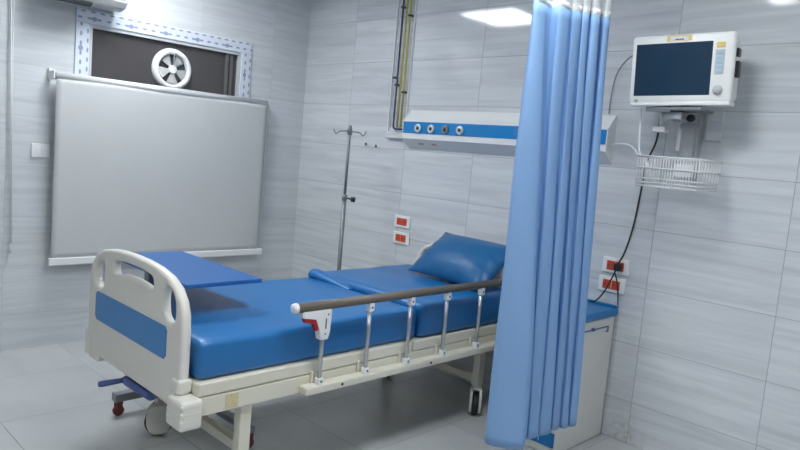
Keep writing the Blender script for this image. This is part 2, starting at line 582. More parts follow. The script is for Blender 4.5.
fb = board('footboard', FY, 0.042, 0, 0, 0.40)
b = B()
yf = FY - 0.0215
ins = [(1.50, .565), (2.13, .565), (2.145, .58), (2.145, .675), (2.13, .69), (1.50, .69), (1.485, .675), (1.485, .58)]
prism(b, ins, 'Y', yf - 0.002, yf + 0.004); obj('blue_inlay', b, M_INSERT, fb)
# plastic bumpers wrapping the two lower corners of the footboard
b = B(); box(b, (2.215, -2.178, .352), (2.328, -2.09, .462), .014, 3)
for z in (.378, .405, .432):
    box(b, (2.218, -2.1785, z), (2.3285, -2.095, z + .020), .008, 3)
obj('corner_bumper', b, M_CREAMPL, bed)
b = B(); box(b, (2.20, -2.158, .465), (2.262, -2.10, .52), .012, 3); box(b, (2.192, -2.16, .40), (2.24, -2.10, .47), .01)
obj('footboard_socket', b, M_CREAMPL, bed)
b = B(); box(b, (1.388, -2.158, .385), (1.42, -2.06, .50), .012, 3); box(b, (1.405, -2.148, .372), (1.515, -2.06, .43), .012, 3)
obj('corner_bumper', b, M_CREAMPL, bed)
hb = board('headboard', HY, 0.038, 0.065, -0.035, 0.40)

# frame: side beams, cross beams, sleeping platform (two hinged decks)
b = B()
box(b, (2.255, -2.10, .385), (2.3005, -0.13, .456), .004)
box(b, (1.40, -2.10, .385), (1.445, -0.13, .455), .006)
for y in (-2.09, -1.45, -0.80, -0.17):
    box(b, (1.445, y, .39), (2.255, y + .04, .44), .004)
obj('frame', b, M_CREAM, bed)
for (ya, yb) in ((-2.10, -0.985), (-0.970, -0.125)):
    b = B()
    box(b, (1.40, ya, .458), (2.302, yb, .510), .008, 3)
    obj('platform', b, M_CREAM, bed)
# yellowed sticker on the side beam near the foot
b = B(); box(b, (2.3008, -1.985, .392), (2.302, -1.93, .448)); s = obj('label_sticker', b, M_STICK, bed); s['label'] = 'worn yellowed sticker'

# trestles: near and far leg joined by a bar, at the foot and at the head
LX0, LX1 = 1.575, 2.262
for y in (-1.88, -0.385):
    b = B()
    box(b, (LX0 + .0225, y - .02, .185), (LX1 - .0225, y + .02, .225), .004)
    obj('cross_bar', b, M_CREAM, bed)
    for x in (LX0, LX1):
        b = B(); box(b, (x - .0225, y - .025, .165), (x + .0225, y + .025, .388), .004)
        obj('leg', b, M_CREAM, bed)
        # caster: white covers hugging a black wheel, swivelled
        ang = math.radians(38 if y > -1 else -24)
        sq = 1.0 if y > -1 else 0.92
        RT = Matrix.Translation((x, y, 0)) @ Matrix.Rotation(ang, 4, 'Z')
        b = B()
        lathe(b, [(.016, .152), (.022, .155), (.022, .166), (.016, .168)], (0, 0, 0), 'Z', 16)
        arch = [(-.045, .025), (-.060, .055), (-.062, .095), (-.050, .130), (-.025, .152), (.025, .152), (.050, .130), (.062, .095), (.060, .055), (.045, .025), (.02, .012), (-.02, .012)]
        arch = [(p_ * sq, q_) for p_, q_ in arch]
        for sx in (-1, 1):
            b2 = B(); prism(b2, arch, 'X', sx * .019, sx * .032)
            bmesh.ops.bevel(b2, geom=b2.edges[:], offset=.004, segments=2, affect='EDGES')
            merge(b, b2)
        box(b, (-.02, -.024, .146), (.02, .024, .156))
        cs = obj('caster', b, M_CREAMPL, bed, autosmooth=True, mtx=RT)
        b = B()
        lathe(b, [(.02, -.016), (.054, -.016), (.062, -.011), (.064, 0), (.062, .011), (.054, .016), (.02, .016)], (0, 0, .064), 'X', 28)
        obj('wheel', b, M_BLACK, cs, autosmooth=True, mtx=RT)

# crank under the footboard
b = B()
tube(b, [(1.95, -1.90, .352), (1.95, -2.09, .352)], .011, 10); obj('crank_shaft', b, M_GREYST, bed)
b = B()
tube(b, [(1.945, -2.10, .352), (1.76, -2.11, .352), (1.72, -2.112, .352)], [.021, .020, .017], 12)
ck = obj('crank', b, M_CRANK, bed)
b = B()
tube(b, [(1.725, -2.112, .352), (1.723, -2.15, .352), (1.722, -2.21, .352), (1.72, -2.222, .352)], [.010, .011, .013, .010], 12); obj('crank_handle', b, M_CRANK, ck)

# near side rail
RX = 2.338
b = B()
tube(b, [(RX, -1.73, .757), (RX, -0.22, .757)], .0195, 16)
rail = obj('side_rail', b, M_BROWN, bed)
b = B(); lathe(b, [(.001, .008), (.012, .007), (.019, .003), (.021, -.004), (.021, -.014), (.001, -.014)], (RX, -1.728, .757), '-Y', 18); obj('end_cap', b, M_WHITE, rail)
b = B(); box(b, (2.3025, -1.65, .388), (2.356, -0.22, .424), .008, 3); obj('lower_bar', b, M_CREAM, rail)
for k, y in enumerate((-1.575, -1.318, -1.06, -0.803, -0.535, -0.275)):
    b = B(); tube(b, [(RX, y, .428), (RX, y, .735)], .0095, 12); obj('post', b, M_STEEL, rail)
    for z0, z1, zb in ((.423, .452, .438), (.703, .742, .722))[:2 if k else 1]:
        b = B(); box(b, (RX - .013, y - .014, z0), (RX + .015, y + .014, z1), .004); obj('post_bracket', b, M_WHITE, rail)
        b = B(); lathe(b, [(.001, 0), (.005, 0), (.004, .002), (.001, .0025)], (RX + .015, y, zb), 'X', 10); obj('bolt', b, M_DARK, rail)
    b = B(); box(b, (2.303, y - .021, .424), (2.318, y - .011, .475), .003); obj('post_stop', b, M_CREAM, rail)
b = B(); lathe(b, [(.001, 0), (.007, 0), (.005, .003), (.001, .004)], (2.356, -1.46, .407), 'X', 10); obj('bolt', b, M_DARK, rail)
b = B(); lathe(b, [(.001, 0), (.007, 0), (.005, .003), (.001, .004)], (2.356, -0.90, .407), 'X', 10); obj('bolt', b, M_DARK, rail)
# latch housing with red trigger
b = B()
prism(b, [(-1.692, .741), (-1.545, .741), (-1.545, .70), (-1.556, .645), (-1.556, .615), (-1.598, .615), (-1.606, .66), (-1.622, .708), (-1.692, .716)], 'X', RX - .016, RX + .018)
bmesh.ops.bevel(b, geom=b.edges[:], offset=.004, segments=2, affect='EDGES')
lt = obj('latch', b, M_WHITE, rail)
b = B()
prism(b, [(-1.680, .716), (-1.624, .707), (-1.606, .662), (-1.617, .655), (-1.634, .688), (-1.675, .695)], 'X', RX - .010, RX + .012)
obj('red_trigger', b, M_RED, lt)
b = B()
lathe(b, [(.001, 0), (.004, 0), (.001, .002)], (RX + .018, -1.575, .64), 'X', 10); lathe(b, [(.001, 0), (.004, 0), (.001, .002)], (RX + .018, -1.565, .72), 'X', 10)
box(b, (RX + .0175, -1.578, .662), (RX + .0195, -1.573, .705)); obj('latch_mark', b, M_DARK, lt)

# ------------------------------------------------------------------ mattress
mtr = thing('mattress', 'blue vinyl mattress lying on the hospital bed', 'mattress', (1.86, -1.1, .51))
def pad(x0, x1, y0, y1, z0, z1, bulge, seed, nx=26, ny=36, rnd=0.035):
    """upholstered block: rounded edges, softly bulging sides, slightly uneven top"""
    b = B()
    rr = random.Random(seed)
    ph = [rr.uniform(0, 6) for _ in range(6)]
    b2 = bmesh.new()
    bmesh.ops.create_cube(b2, size=1.0)
    bmesh.ops.subdivide_edges(b2, edges=b2.edges[:], cuts=22, use_grid_fill=True)
    cx, cy, cz = (x0 + x1) / 2, (y0 + y1) / 2, (z0 + z1) / 2
    hx, hy, hz = (x1 - x0) / 2, (y1 - y0) / 2, (z1 - z0) / 2
    for v in b2.verts:
        p = Vector((v.co.x * 2 * hx, v.co.y * 2 * hy, v.co.z * 2 * hz))
        # cluster samples towards the edges so that the rounding is well resolved
        def cl(t, h):
            s = max(-1.0, min(1.0, t / h))
            return h * math.copysign(1 - (1 - abs(s)) ** 1.6, s)
        p = Vector((cl(p.x, hx), cl(p.y, hy), p.z))
        q = Vector((max(-hx + rnd, min(hx - rnd, p.x)), max(-hy + rnd, min(hy - rnd, p.y)), max(-hz + rnd, min(hz - rnd, p.z))))
        d = p - q
        if d.length > 1e-9:
            p = q + d.normalized() * rnd
        u, w = p.x / hx, p.y / hy
        if p.z > 0:
            p.z += bulge * (1 - u * u) * (1 - w ** 4) * 0.6 + 0.002 * math.sin(5 * u + ph[0] + 3 * w) + 0.0015 * math.sin(9 * w + ph[1])
        k = 1 - (p.z / hz) ** 2
        if k > 0:
            p.x += math.copysign(bulge * 0.35 * k, p.x) * abs(u) ** 6
        v.co = p + Vector((cx, cy, cz))
    merge(b, b2)
    return b
obj('foot_section', pad(1.43, 2.282, -2.092, -0.945, .511, .658, .009, 3, rnd=.022), M_MATT, mtr, smooth=True)
obj('head_section', pad(1.43, 2.296, -0.930, -0.140, .511, .684, .010, 5, rnd=.032), M_MATT, mtr, smooth=True)
# rolled-up ridge of cover across the far half of the fold, and its flattening tail
b = B()
pts = catmull([V(1.452, -.935, .672), V(1.51, -.94, .674), V(1.60, -.945, .668), V(1.70, -.95, .660), V(1.80, -.955, .652)], 6)
n = len(pts)
tube(b, pts, [0.030 * (1 - 0.6 * (i / (n - 1)) ** 1.5) for i in range(n)], 14)
for v in b.verts:
    v.co.y = -.952 + (v.co.y + .952) * 1.6
obj('cover_fold', b, M_MATT, mtr, smooth=True)

# ------------------------------------------------------------------ pillow
def pillow_mesh(w, h, t, n=30):
    b2 = bmesh.new()
    grid = {}
    for sgn in (1, -1):
        for i in range(n + 1):
            for j in range(n + 1):
                u, v = -1 + 2 * i / n, -1 + 2 * j / n
                edge = (i in (0, n)) or (j in (0, n))
                if edge and sgn == -1:
                    continue
                fx = max(0.0, 1 - abs(u) ** 2.6); fy = max(0.0, 1 - abs(v) ** 2.2)
                z = t / 2 * (fx ** 0.7) * (fy ** 0.8)
                x = u * w / 2 * (1 - 0.05 * (1 - v * v) * abs(u) ** 4)
                y = v * h / 2 * (1 - 0.07 * (1 - u * u) * abs(v) ** 4)
                # gathers running in from the lower seam and the sides
                z += 0.004 * math.sin(u * 26 + 1.5 * v) * max(0, -v) ** 1.5 * fx * fy ** .3
                z += 0.005 * math.sin(v * 14 + 2 * u) * abs(u) ** 3 * fx ** .3 * fy
                grid[(sgn, i, j)] = b2.verts.new((x, y, sgn * z))
    for sgn in (1, -1):
        for i in range(n):
            for j in range(n):
                q = []
                for a, c in ((i, j), (i + 1, j), (i + 1, j + 1), (i, j + 1)):
                    s = 1 if (a in (0, n) or c in (0, n)) else sgn
                    q.append(grid[(s, a, c)])
                f = b2.faces.new(q if sgn > 0 else q[::-1])
                f.smooth = True
    return b2
b = pillow_mesh(0.61, 0.37, 0.17)
tilt = math.radians(38)
mx = Matrix.Translation((2.006, -0.300, .819)) @ Euler((tilt, 0, math.radians(-5)), 'XYZ').to_matrix().to_4x4()
pl = obj('pillow', b, M_PILL, None, smooth=True, mtx=mx)
tag(origin_to(pl, (1.985, -.285, .70)), 'plump blue vinyl pillow propped against the headboard', 'pillow')

# ------------------------------------------------------------------ overbed table
ot = thing('overbed_table', 'blue-topped overbed table standing over the foot of the bed', 'table', (1.28, -1.79, 0))
b = B(); box(b, (1.255, -2.0, .785), (1.99, -1.645, .803), .004); obj('tabletop', b, M_TABLE, ot)
b = B(); box(b, (1.245, -1.83, .115), (1.295, -1.77, .772), .004); box(b, (1.25, -1.90, .772), (1.75, -1.72, .785), .003)
obj('column', b, M_GREYST, ot)
b = B(); box(b, (1.245, -1.965, .075), (1.295, -1.60, .115), .004); box(b, (1.295, -1.64, .075), (1.945, -1.60, .105), .004)
obj('base', b, M_GREYST, ot)
for (x, y) in ((1.27, -1.94), (1.27, -1.62), (1.925, -1.62)):
    b = B()
    lathe(b, [(.02, -.012), (.026, -.009), (.026, .009), (.02, .012)], (x, y, .026), 'X', 18)
    box(b, (x - .018, y - .014, .03), (x - .013, y + .014, .066)); box(b, (x + .013, y - .014, .03), (x + .018, y + .014, .066))
    box(b, (x - .018, y - .016, .06), (x + .018, y + .016, .076), .002)
    obj('caster', b, M_DKRED, ot)

# ------------------------------------------------------------------ IV pole
ix, iy = 0.985, -0.345
iv = thing('iv_pole', 'grey metal IV pole with four hooks standing beyond the bed', 'IV stand', (ix, iy, 0))
b = B(); tube(b, [(ix, iy, .09), (ix, iy, 1.06)], .0145, 14); tube(b, [(ix, iy, 1.045), (ix, iy, 1.085)], .019, 14); obj('lower_tube', b, M_GREYST, iv)
b = B(); tube(b, [(ix, iy, 1.05), (ix, iy, 1.535)], .0095, 12); lathe(b, [(.015, 1.49), (.016, 1.50), (.016, 1.515), (.014, 1.525), (.010, 1.545), (.001, 1.55)], (ix, iy, 0), 'Z', 14)
obj('upper_tube', b, M_GREYST, iv)
b = B(); tube(b, [(ix + .015, iy + .012, 1.062), (ix + .04, iy + .03, 1.058)], .006, 8); tube(b, [(ix + .036, iy + .027, 1.058), (ix + .058, iy + .043, 1.056)], .017, 10); obj('knob', b, M_BLACK, iv)
for k in range(4):
    a = math.radians(42) + k * PI / 2
    dx, dy = math.cos(a), math.sin(a)
    P = lambda r, z: V(ix + dx * r, iy + dy * r, z)
    b = B()
    tube(b, [P(.008, 1.505), P(.04, 1.507), P(.07, 1.502), P(.085, 1.488), P(.098, 1.492), P(.108, 1.515)], .0045, 8, smooth_sub=5)
    obj('hook', b, M_GREYST, iv)
for k in range(5):
    a = 0.5 + k * 2 * PI / 5
    b = B(); tube(b, [(ix, iy, .105), (ix + .24 * math.cos(a), iy + .24 * math.sin(a), .075)], .012, 8)
    lg = obj('leg', b, M_GREYST, iv)
    b = B(); lathe(b, [(.02, -.010), (.026, -.007), (.026, .007), (.02, .010)], (ix + .24 * math.cos(a), iy + .24 * math.sin(a), .026), 'X', 14)
    tube(b, [(ix + .24 * math.cos(a), iy + .24 * math.sin(a), .03), (ix + .24 * math.cos(a), iy + .24 * math.sin(a), .075)], .007, 8)
    obj('caster', b, M_BLACK, lg)

# ------------------------------------------------------------------ bedside cabinet
CX0, CX1, CY0 = 2.46, 2.83, -0.49
cab = thing('bedside_cabinet', 'cream plastic bedside cabinet with blue top behind the curtain', 'cabinet', (2.645, -.25, 0))
b = B(); box(b, (CX0, CY0, 0.0), (CX1, -0.012, .65), .012, 3); obj('body', b, M_CABIN, cab)
b = B(); box(b, (CX0 - .015, CY0 - .02, .650), (CX1 + .012, -0.004, .692), .012, 3)
box(b, (CX0 - .01, -.03, .690), (CX1 + .008, -.004, .704), .004)
tp = obj('top', b, M_CABTOP, cab)
b = B(); box(b, (CX0 + .02, CY0 - .015, .49), (CX1 - .02, CY0, .635), .006); dr = obj('drawer', b, M_CABIN, cab)
b = B(); box(b, (2.57, CY0 - .03, .555), (2.72, CY0 - .015, .575), .004); obj('handle', b, M_CABTOP, dr)
b = B(); box(b, (CX0 + .02, CY0 - .015, .13), (CX1 - .02, CY0, .475), .006); dd = obj('door', b, M_CABIN, cab)
b = B(); box(b, (2.49, CY0 - .03, .38), (2.51, CY0 - .015, .46), .004); obj('handle', b, M_CABTOP, dd)
b = B(); box(b, (CX0 + .006, CY0 - .006, .045), (CX1 - .002, CY0 + .002, .118), .003); obj('plinth_strip', b, M_CABTOP, cab)
b = B(); tube(b, [(CX1, -.40, .604), (CX1 + .012, -.40, .608), (CX1 + .012, -.25, .608), (CX1 + .012, -.105, .608), (CX1 + .012, -.102, .582), (CX1, -.102, .578)], .0032, 8)
box(b, (CX1 + .0, -.26, .600), (CX1 + .016, -.242, .614), .003)
obj('towel_rail', b, M_CRANK, cab)

# ------------------------------------------------------------------ bed-head service unit on the wall
UX0, UX1 = 1.215, 2.70
bh = thing('bedhead_unit', 'long white wall panel with blue band and gas outlets above the bed', 'bedhead unit', (1.96, 0, 1.43))
prof = [(0, 1.43), (-.08, 1.495), (-.08, 1.612), (-.004, 1.688), (0, 1.688)]
b = B(); prism(b, prof, 'X', UX0 + .006, UX1 - .006); obj('body', b, M_WHITEM, bh)
e = [(0, 1.426), (-.083, 1.493), (-.083, 1.614), (-.005, 1.692), (0, 1.692)]
for xa, xb in ((UX0, UX0 + .006), (UX1 - .006, UX1)):
    b = B(); prism(b, e, 'X', xa, xb); obj('end_plate', b, M_WHITEM, bh)
b = B(); box(b, (UX0 + .006, -.0835, 1.531), (UX1 - .006, -.079, 1.606)); obj('blue_band', b, M_BAND, bh)
for x, mm in ((1.362, M_SILVER), (1.477, M_SILVER), (1.597, M_GREYST), (1.717, M_SILVER)):
    r = .025
    b = B(); lathe(b, [(r, 0), (r + .003, .004), (r + .001, .012), (.016, .014), (.012, .010), (.001, .010)], (x, -.083, 1.565), '-Y', 24)
    o = obj('gas_outlet', b, mm, bh, autosmooth=True)
    b = B(); lathe(b, [(.001, 0), (.0105, 0), (.0095, .005), (.001, .006)], (x, -.0925, 1.565), '-Y', 16); obj('outlet_core', b, M_DARK, o)
for x in (1.362, 1.477):
    # small stickers on the sloping underside
    nrm = V(0, -.065, -.08).normalized(); c = V(x, -.045, 1.4665) + nrm * 0.0008
    tdir = V(0, -.08, .065).normalized()
    b = B()
    for dz in (0, .001):
        pass
    q = [c + V(-.022, 0, 0) - tdir * .008, c + V(.022, 0, 0) - tdir * .008, c + V(.022, 0, 0) + tdir * .008, c + V(-.022, 0, 0) + tdir * .008]
    v0 = [b.verts.new(p) for p in q]; v1 = [b.verts.new(p - nrm * .002) for p in q]
    b.faces.new(v0); b.faces.new(v1[::-1])
    for i in range(4):
        b.faces.new((v0[i], v0[(i + 1) % 4], v1[(i + 1) % 4], v1[i]))
    obj('sticker', b, M_PINK, bh)
b = B(); box(b, (2.115, -.0845, 1.555), (2.155, -.083, 1.59)); obj('nameplate', b, M_INSERT, bh)
b = B(); prism(b, [(-.066, 1.628), (-.062, 1.634), (-.026, 1.669), (-.03, 1.664)], 'X', 1.45, 2.5); obj('lamp_slot', b, M_WHITE, bh)

# ------------------------------------------------------------------ gas pipes in their open trunking
tr = thing('pipe_trunking', 'white open wall trunking framing the gas pipes', 'trunking', (1.08, 0, 1.53))
for x in (.998, 1.168):
    b = B(); box(b, (x - .003, -.012, 1.53), (x + .003, 0, CEIL)); obj('side_profile', b, M_WHITEM, tr)
b = B(); box(b, (1.001, -.012, 1.527), (1.165, 0, 1.533)); obj('end_profile', b, M_WHITEM, tr)
b = B(); box(b, (.998, -.03, 1.492), (1.160, 0, 1.524), .004); obj('end_box', b, M_SILVER, tr)
def pipe(x, r, m, label, clampz, elbow):
    z0 = 1.555
    py = -.022
    b = B()
    if elbow:
        tube(b, [(x, py, CEIL), (x, py, z0 + .02), (x + .006, py, z0 + .006), (x + .02, py, z0), (1.16, py, z0)], r, 10)
    else:
        tube(b, [(x, py, CEIL), (x, py, z0 + .012)], r, 10)
    t = thing('gas_pipe', label, 'pipe', (x, py, 1.55), 'gas pipes in the wall trunking')
    obj('pipe', b, m, t)
    for z in clampz:
        b = B(); box(b, (x - .011, -.034, z - .007), (x + .011, 0, z + .007), .002); obj('clamp', b, M_DARK, t)
pipe(1.036, .004, M_PALEC, 'thin pale pipe left of the navy one in the white trunking', (1.905,), False)
pipe(1.063, .0065, M_PIPEB, 'navy blue gas pipe bending right at its foot in the white trunking', (2.375, 1.855), True)
pipe(1.100, .0065, M_PIPEY, 'yellow gas pipe next to the navy one in the white trunking', (), False)
pipe(1.136, .0065, M_PIPEY, 'yellow gas pipe farthest from the navy one in the white trunking', (2.315, 1.805), False)

# ------------------------------------------------------------------ sockets and switch
def socket(x, z, label, group):
    t = thing('power_socket', label, 'socket', (x, 0, z), group)
    b = B(); box(b, (x - .075, -.012, z - .041), (x + .075, 0, z + .041), .005, 3); obj('plate', b, M_WHITE, t)
    for s in (-1, 1):
        cx = x + s * .0245
        b = B(); box(b, (cx - .023, -.0155, z - .024), (cx + .023, -.011, z + .024), .002); i = obj('socket_insert', b, M_REDOUT, t)
        b = B()
        for dx in (-.008, .008):
            lathe(b, [(.001, 0), (.004, 0), (.004, .0012), (.001, .0012)], (cx + dx, -.0152, z), '-Y', 10)
        obj('pin_holes', b, M_DARK, i)
    return t
socket(1.217, .928, 'upper white socket with red inserts on the wall left of the pillow', 'sockets near the pillow')
socket(1.219, .815, 'lower white socket with red inserts on the wall left of the pillow', 'sockets near the pillow')
socket(2.795, .908, 'upper white socket above the cabinet, black plug in it', 'sockets above the cabinet')
socket(2.785, .806, 'lower white socket with red inserts above the cabinet, nothing plugged in', 'sockets above the cabinet')

sw = thing('light_switch', 'white double rocker light switch beside the roller blind', 'switch', (0, -1.932, 1.22))
b = B(); box(b, (0, -1.985, 1.178), (.011, -1.879, 1.262), .004, 3); obj('plate', b, M_WHITE, sw)
for s in (-1, 1):
    b = B(); box(b, (.010, -1.932 + s * .016 - .014, 1.198), (.014, -1.932 + s * .016 + .014, 1.242), .002); obj('rocker', b, M_WHITE, sw)

for x, z, lab in ((.776, 1.437, 'small grey wall hook nearer the IV pole'), (.883, 1.429, 'small grey wall hook nearer the white bedhead panel')):
    b = B()
    lathe(b, [(.009, 0), (.009, .006), (.005, .010), (.001, .011)], (x, 0, z), '-Y', 12)
    tube(b, [(x, -.008, z), (x + .012, -.02, z - .004), (x + .022, -.022, z + .008)], .004, 8)
    o = obj('wall_hook', b, M_GREYST); tag(origin_to(o, (x, 0, z)), lab, 'hook', 'wall hooks')

# ------------------------------------------------------------------ roller blind
BXX = 0.075
rb = thing('roller_blind', 'grey roller blind pulled down below the dark window', 'blind', (0, -1.11, .53))
b = B(); tube(b, [(BXX, -1.890, 1.672), (BXX, -0.398, 1.672)], .024, 18); obj('roller_tube', b, M_SILVER, rb)
for y in (-1.897, -0.391):
    b = B(); box(b, (0, y - .007, 1.640), (.02, y + .007, 1.715), .002); box(b, (.0, y - .006, 1.648), (BXX + .02, y + .006, 1.700), .005); obj('bracket', b, M_SILVER, rb)
b = B()
ny, nz = 40, 30
gr = [[b.verts.new((BXX + .018 - .018 * 0 + .0025 * math.sin(j * .23 + .3 * math.sin(i * .4)), -1.885 + 1.482 * j / ny, .57 + 1.10 * i / nz)) for j in range(ny + 1)] for i in range(nz + 1)]
gb = [[b.verts.new(v.co - V(.0015, 0, 0)) for v in row] for row in gr]
for g, fl in ((gr, False), (gb, True)):
    for i in range(nz):
        for j in range(ny):
            q = [g[i][j], g[i][j + 1], g[i + 1][j + 1], g[i + 1][j]]
            f = b.faces.new(q[::-1] if fl else q); f.smooth = True
for a, c in [((0, j), (0, j + 1)) for j in range(ny)] + [((nz, j), (nz, j + 1)) for j in range(ny)] + [((i, 0), (i + 1, 0)) for i in range(nz)] + [((i, ny), (i + 1, ny)) for i in range(nz)]:
    b.faces.new((gr[a[0]][a[1]], gr[c[0]][c[1]], gb[c[0]][c[1]], gb[a[0]][a[1]]))
obj('fabric', b, M_BLIND, rb)
b = B(); box(b, (BXX + .004, -1.900, .528), (BXX + .030, -0.374, .574), .006, 3); obj('bottom_bar', b, M_WHITE, rb)

b = B(); tube(b, [(.03, -.372, 1.665), (.03, -.368, 1.2), (.03, -.362, .60)], .003, 6); tube(b, [(.055, -.372, 1.665), (.05, -.368, 1.2), (.032, -.362, .60)], .003, 6); obj('pull_cord', b, M_WHITE, rb)

bc = thing('blind_cord', 'thin white looped pull cord hanging on the tiled wall beside the light switch', 'cord', (.02, -2.07, .6))
b = B(); tube(b, [(.02, -2.105, CEIL - .02), (.02, -2.098, 1.6), (.02, -2.084, .66)], .003, 6); tube(b, [(.02, -2.125, CEIL - .02), (.02, -2.106, 1.6), (.02, -2.09, .66)], .0035, 6); obj('cord', b, M_WHITE, bc)
b = B(); lathe(b, [(.001, .60), (.009, .605), (.008, .63), (.005, .66), (.001, .665)], (.02, -2.087, 0), 'Z', 12); obj('weight', b, M_PALEC, bc)
b = B(); box(b, (0, -2.14, CEIL - .03), (.035, -2.09, CEIL - .005), .004); obj('mount', b, M_WHITE, bc)

# ------------------------------------------------------------------ exhaust fan set in the window pane
fy, fz = -1.118, 1.822
fan = thing('exhaust_fan', 'round white exhaust fan set in the dark window pane', 'fan', (-.022, fy, fz))
b = B()
lathe(b, [(.100, -.021), (.102, .004), (.107, .011), (.117, .014), (.129, .009), (.138, -.004), (.141, -.021)], (0, fy, fz), 'X', 48)
bmesh.ops.delete(b, geom=[f for f in b.faces if len(f.verts) > 10], context='FACES')
obj('ring', b, M_WHITE, fan, autosmooth=True)
b = B(); lathe(b, [(.001, -.0215), (.101, -.0215), (.101, -.019), (.001, -.019)], (0, fy, fz), 'X', 40); obj('back_disc', b, M_DARK, fan)
b = B(); lathe(b, [(.027, -.019), (.029, .002), (.025, .008), (.001, .011)], (0, fy, fz), 'X', 24); obj('hub', b, M_WHITE, fan, autosmooth=True)
for k in range(5):
    a0 = PI / 2 + PI / 5 + k * 2 * PI / 5
    b = B()
    nr, na = 5, 6
    g = []
    for i in range(nr + 1):
        r = .024 + (.096 - .024) * i / nr
        row = []
        for j in range(na + 1):
            da = (j / na - .5) * (math.radians(44) + math.radians(5) * (i / nr))
            tw = (j / na - .5) * .010
            a = a0 + da
            row.append(b.verts.new((-.006 + tw, fy + r * math.cos(a), fz + r * math.sin(a))))
        g.append(row)
    for i in range(nr):
        for j in range(na):
            f = b.faces.new((g[i][j], g[i][j + 1], g[i + 1][j + 1], g[i + 1][j])); f.smooth = True
    bmesh.ops.solidify(b, geom=b.faces[:], thickness=.003)
    obj('blade', b, M_WHITE, fan)
b = B(); tube(b, [(.015, fy - .004, fz + .112), (.017, fy - .003, fz + .06), (.012, fy - .001, fz + .015)], .0022, 6); obj('pull_cord', b, M_WHITE, fan)

# ------------------------------------------------------------------ wall unit over the window (only its underside shows)
ac = thing('air_conditioner', 'grey white wall unit with dark louvre above the window', 'air conditioner', (0, -1.74, 2.08))
b = B(); prism(b, [(0, 2.130), (.10, 2.105), (.17, 2.118), (.205, 2.16), (.215, 2.30), (.19, 2.38), (0, 2.40)], 'Y', -1.99, -1.525)
bmesh.ops.bevel(b, geom=b.edges[:], offset=.008, segments=2, affect='EDGES')
obj('body', b, M_ACB, ac)
b = B(); prism(b, [(.118, 2.098), (.165, 2.092), (.205, 2.105), (.208, 2.115), (.172, 2.122), (.118, 2.114)], 'Y', -1.975, -1.735); obj('louvre', b, M_DARK, ac)

# ------------------------------------------------------------------ patient monitor on its wall mount
MY = math.radians(8.5)
mc = V(3.128, -.29, 0)
mon = thing('patient_monitor', 'white patient monitor with dark blue screen on wall mount', 'monitor', (mc.x, mc.y, 1.715), None, MY)
MW = Matrix.Translation((mc.x, mc.y, 1.713)) @ Matrix.Rotation(MY, 4, 'Z') @ Matrix.Rotation(math.radians(-2.0), 4, 'Y') @ Matrix.Rotation(math.radians(3), 4, 'X')
def mpart(name, bm, m, parent=None, **k):
    return obj(name, bm, m, parent or mon, mtx=MW, **k)
W2 = .218
b = B()
box(b, (-W2, 0, .012), (W2, .035, .312), .016, 4)
prism(b, [(.03, .02), (.03, .306), (.12, .292), (.175, .27), (.175, .04), (.12, .022)], 'X', -W2 + .012, W2 - .012)
box(b, (-W2 + .006, .002, .0), (W2 - .006, .12, .02), .006)
cs = mpart('casing', b, M_MONI, autosmooth=True)
b = B(); box(b, (-.197, -.002, .045), (.128, .004, .275), .002); mpart('screen', b, M_SCREEN)
b = B(); box(b, (.140, -.003, .132), (.178, .003, .238), .003); kp = mpart('keypad', b, M_WFRAME)
for i in range(5):
    b = B(); box(b, (.146, -.006, .138 + i * .020), (.172, -.001, .152 + i * .020), .002); mpart('key', b, M_KEYS, kp)
b = B(); box(b, (.143, -.005, .245), (.178, .002, .268), .003); mpart('alarm_button', b, M_YELL)
b = B(); lathe(b, [(.020, 0), (.021, .006), (.017, .014), (.010, .018), (.001, .018)], (.160, .001, .066), '-Y', 22); mpart('knob', b, M_WFRAME, autosmooth=True)
b = B(); box(b, (-.066, -.0012, .281), (.04, .002, .307)); mpart('yellow_sticker', b, M_YELL)
b = B(); box(b, (-.052, -.002, .2835), (.026, .002, .302)); lgp = mpart('badge', b, M_WHITE)
b = B()
for x0, x1 in ((-.030, -.024), (-.022, -.013), (-.011, -.004), (-.002, .006)):
    box(b, (x0, -.003, .286), (x1, .0, .2915))
mpart('badge_mark', b, M_DARK, lgp)
b = B(); box(b, (-.192, -.002, .016), (-.176, .003, .030), .002); mpart('power_button', b, mat('green_button', (.35, .5, .3), .4))
b = B(); box(b, (W2 - .013, .075, .125), (W2 + .005, .125, .195), .005); box(b, (W2 - .013, .075, .215), (W2 + .001, .13, .25), .004); mpart('side_module', b, M_DARK)

mm = thing('monitor_mount', 'grey wall mount arm with white wire basket under the monitor', 'monitor mount', (3.09, 0, 1.36))
b = B(); box(b, (3.055, -.05, 1.38), (3.145, 0, 1.70), .004); box(b, (3.068, -.058, 1.40), (3.132, -.05, 1.69), .002); obj('wall_rail', b, M_MOUNT, mm)
b = B(); box(b, (3.16, -.012, 1.575), (3.235, 0, 1.72), .004); obj('wall_plate', b, M_WALLB, mm)
b = B(); box(b, (3.06, -.26, 1.655), (3.14, -.055, 1.690), .005); tube(b, [(3.10, -.21, 1.64), (3.10, -.21, 1.702)], .022, 14)
obj('arm', b, M_MOUNT, mm)
b = B(); box(b, (2.985, -.29, 1.694), (3.235, -.14, 1.706), .003); box(b, (2.985, -.292, 1.685), (3.10, -.282, 1.706)); obj('tray', b, M_GREYST, mm)
b = B(); box(b, (2.985, -.20, 1.60), (3.045, -.14, 1.625), .004); tube(b, [(3.015, -.17, 1.622), (3.015, -.17, 1.695)], .012, 10); tube(b, [(3.075, -.10, 1.52), (3.075, -.10, 1.66)], .009, 10)
obj('clamp_lever', b, M_WHITE, mm)
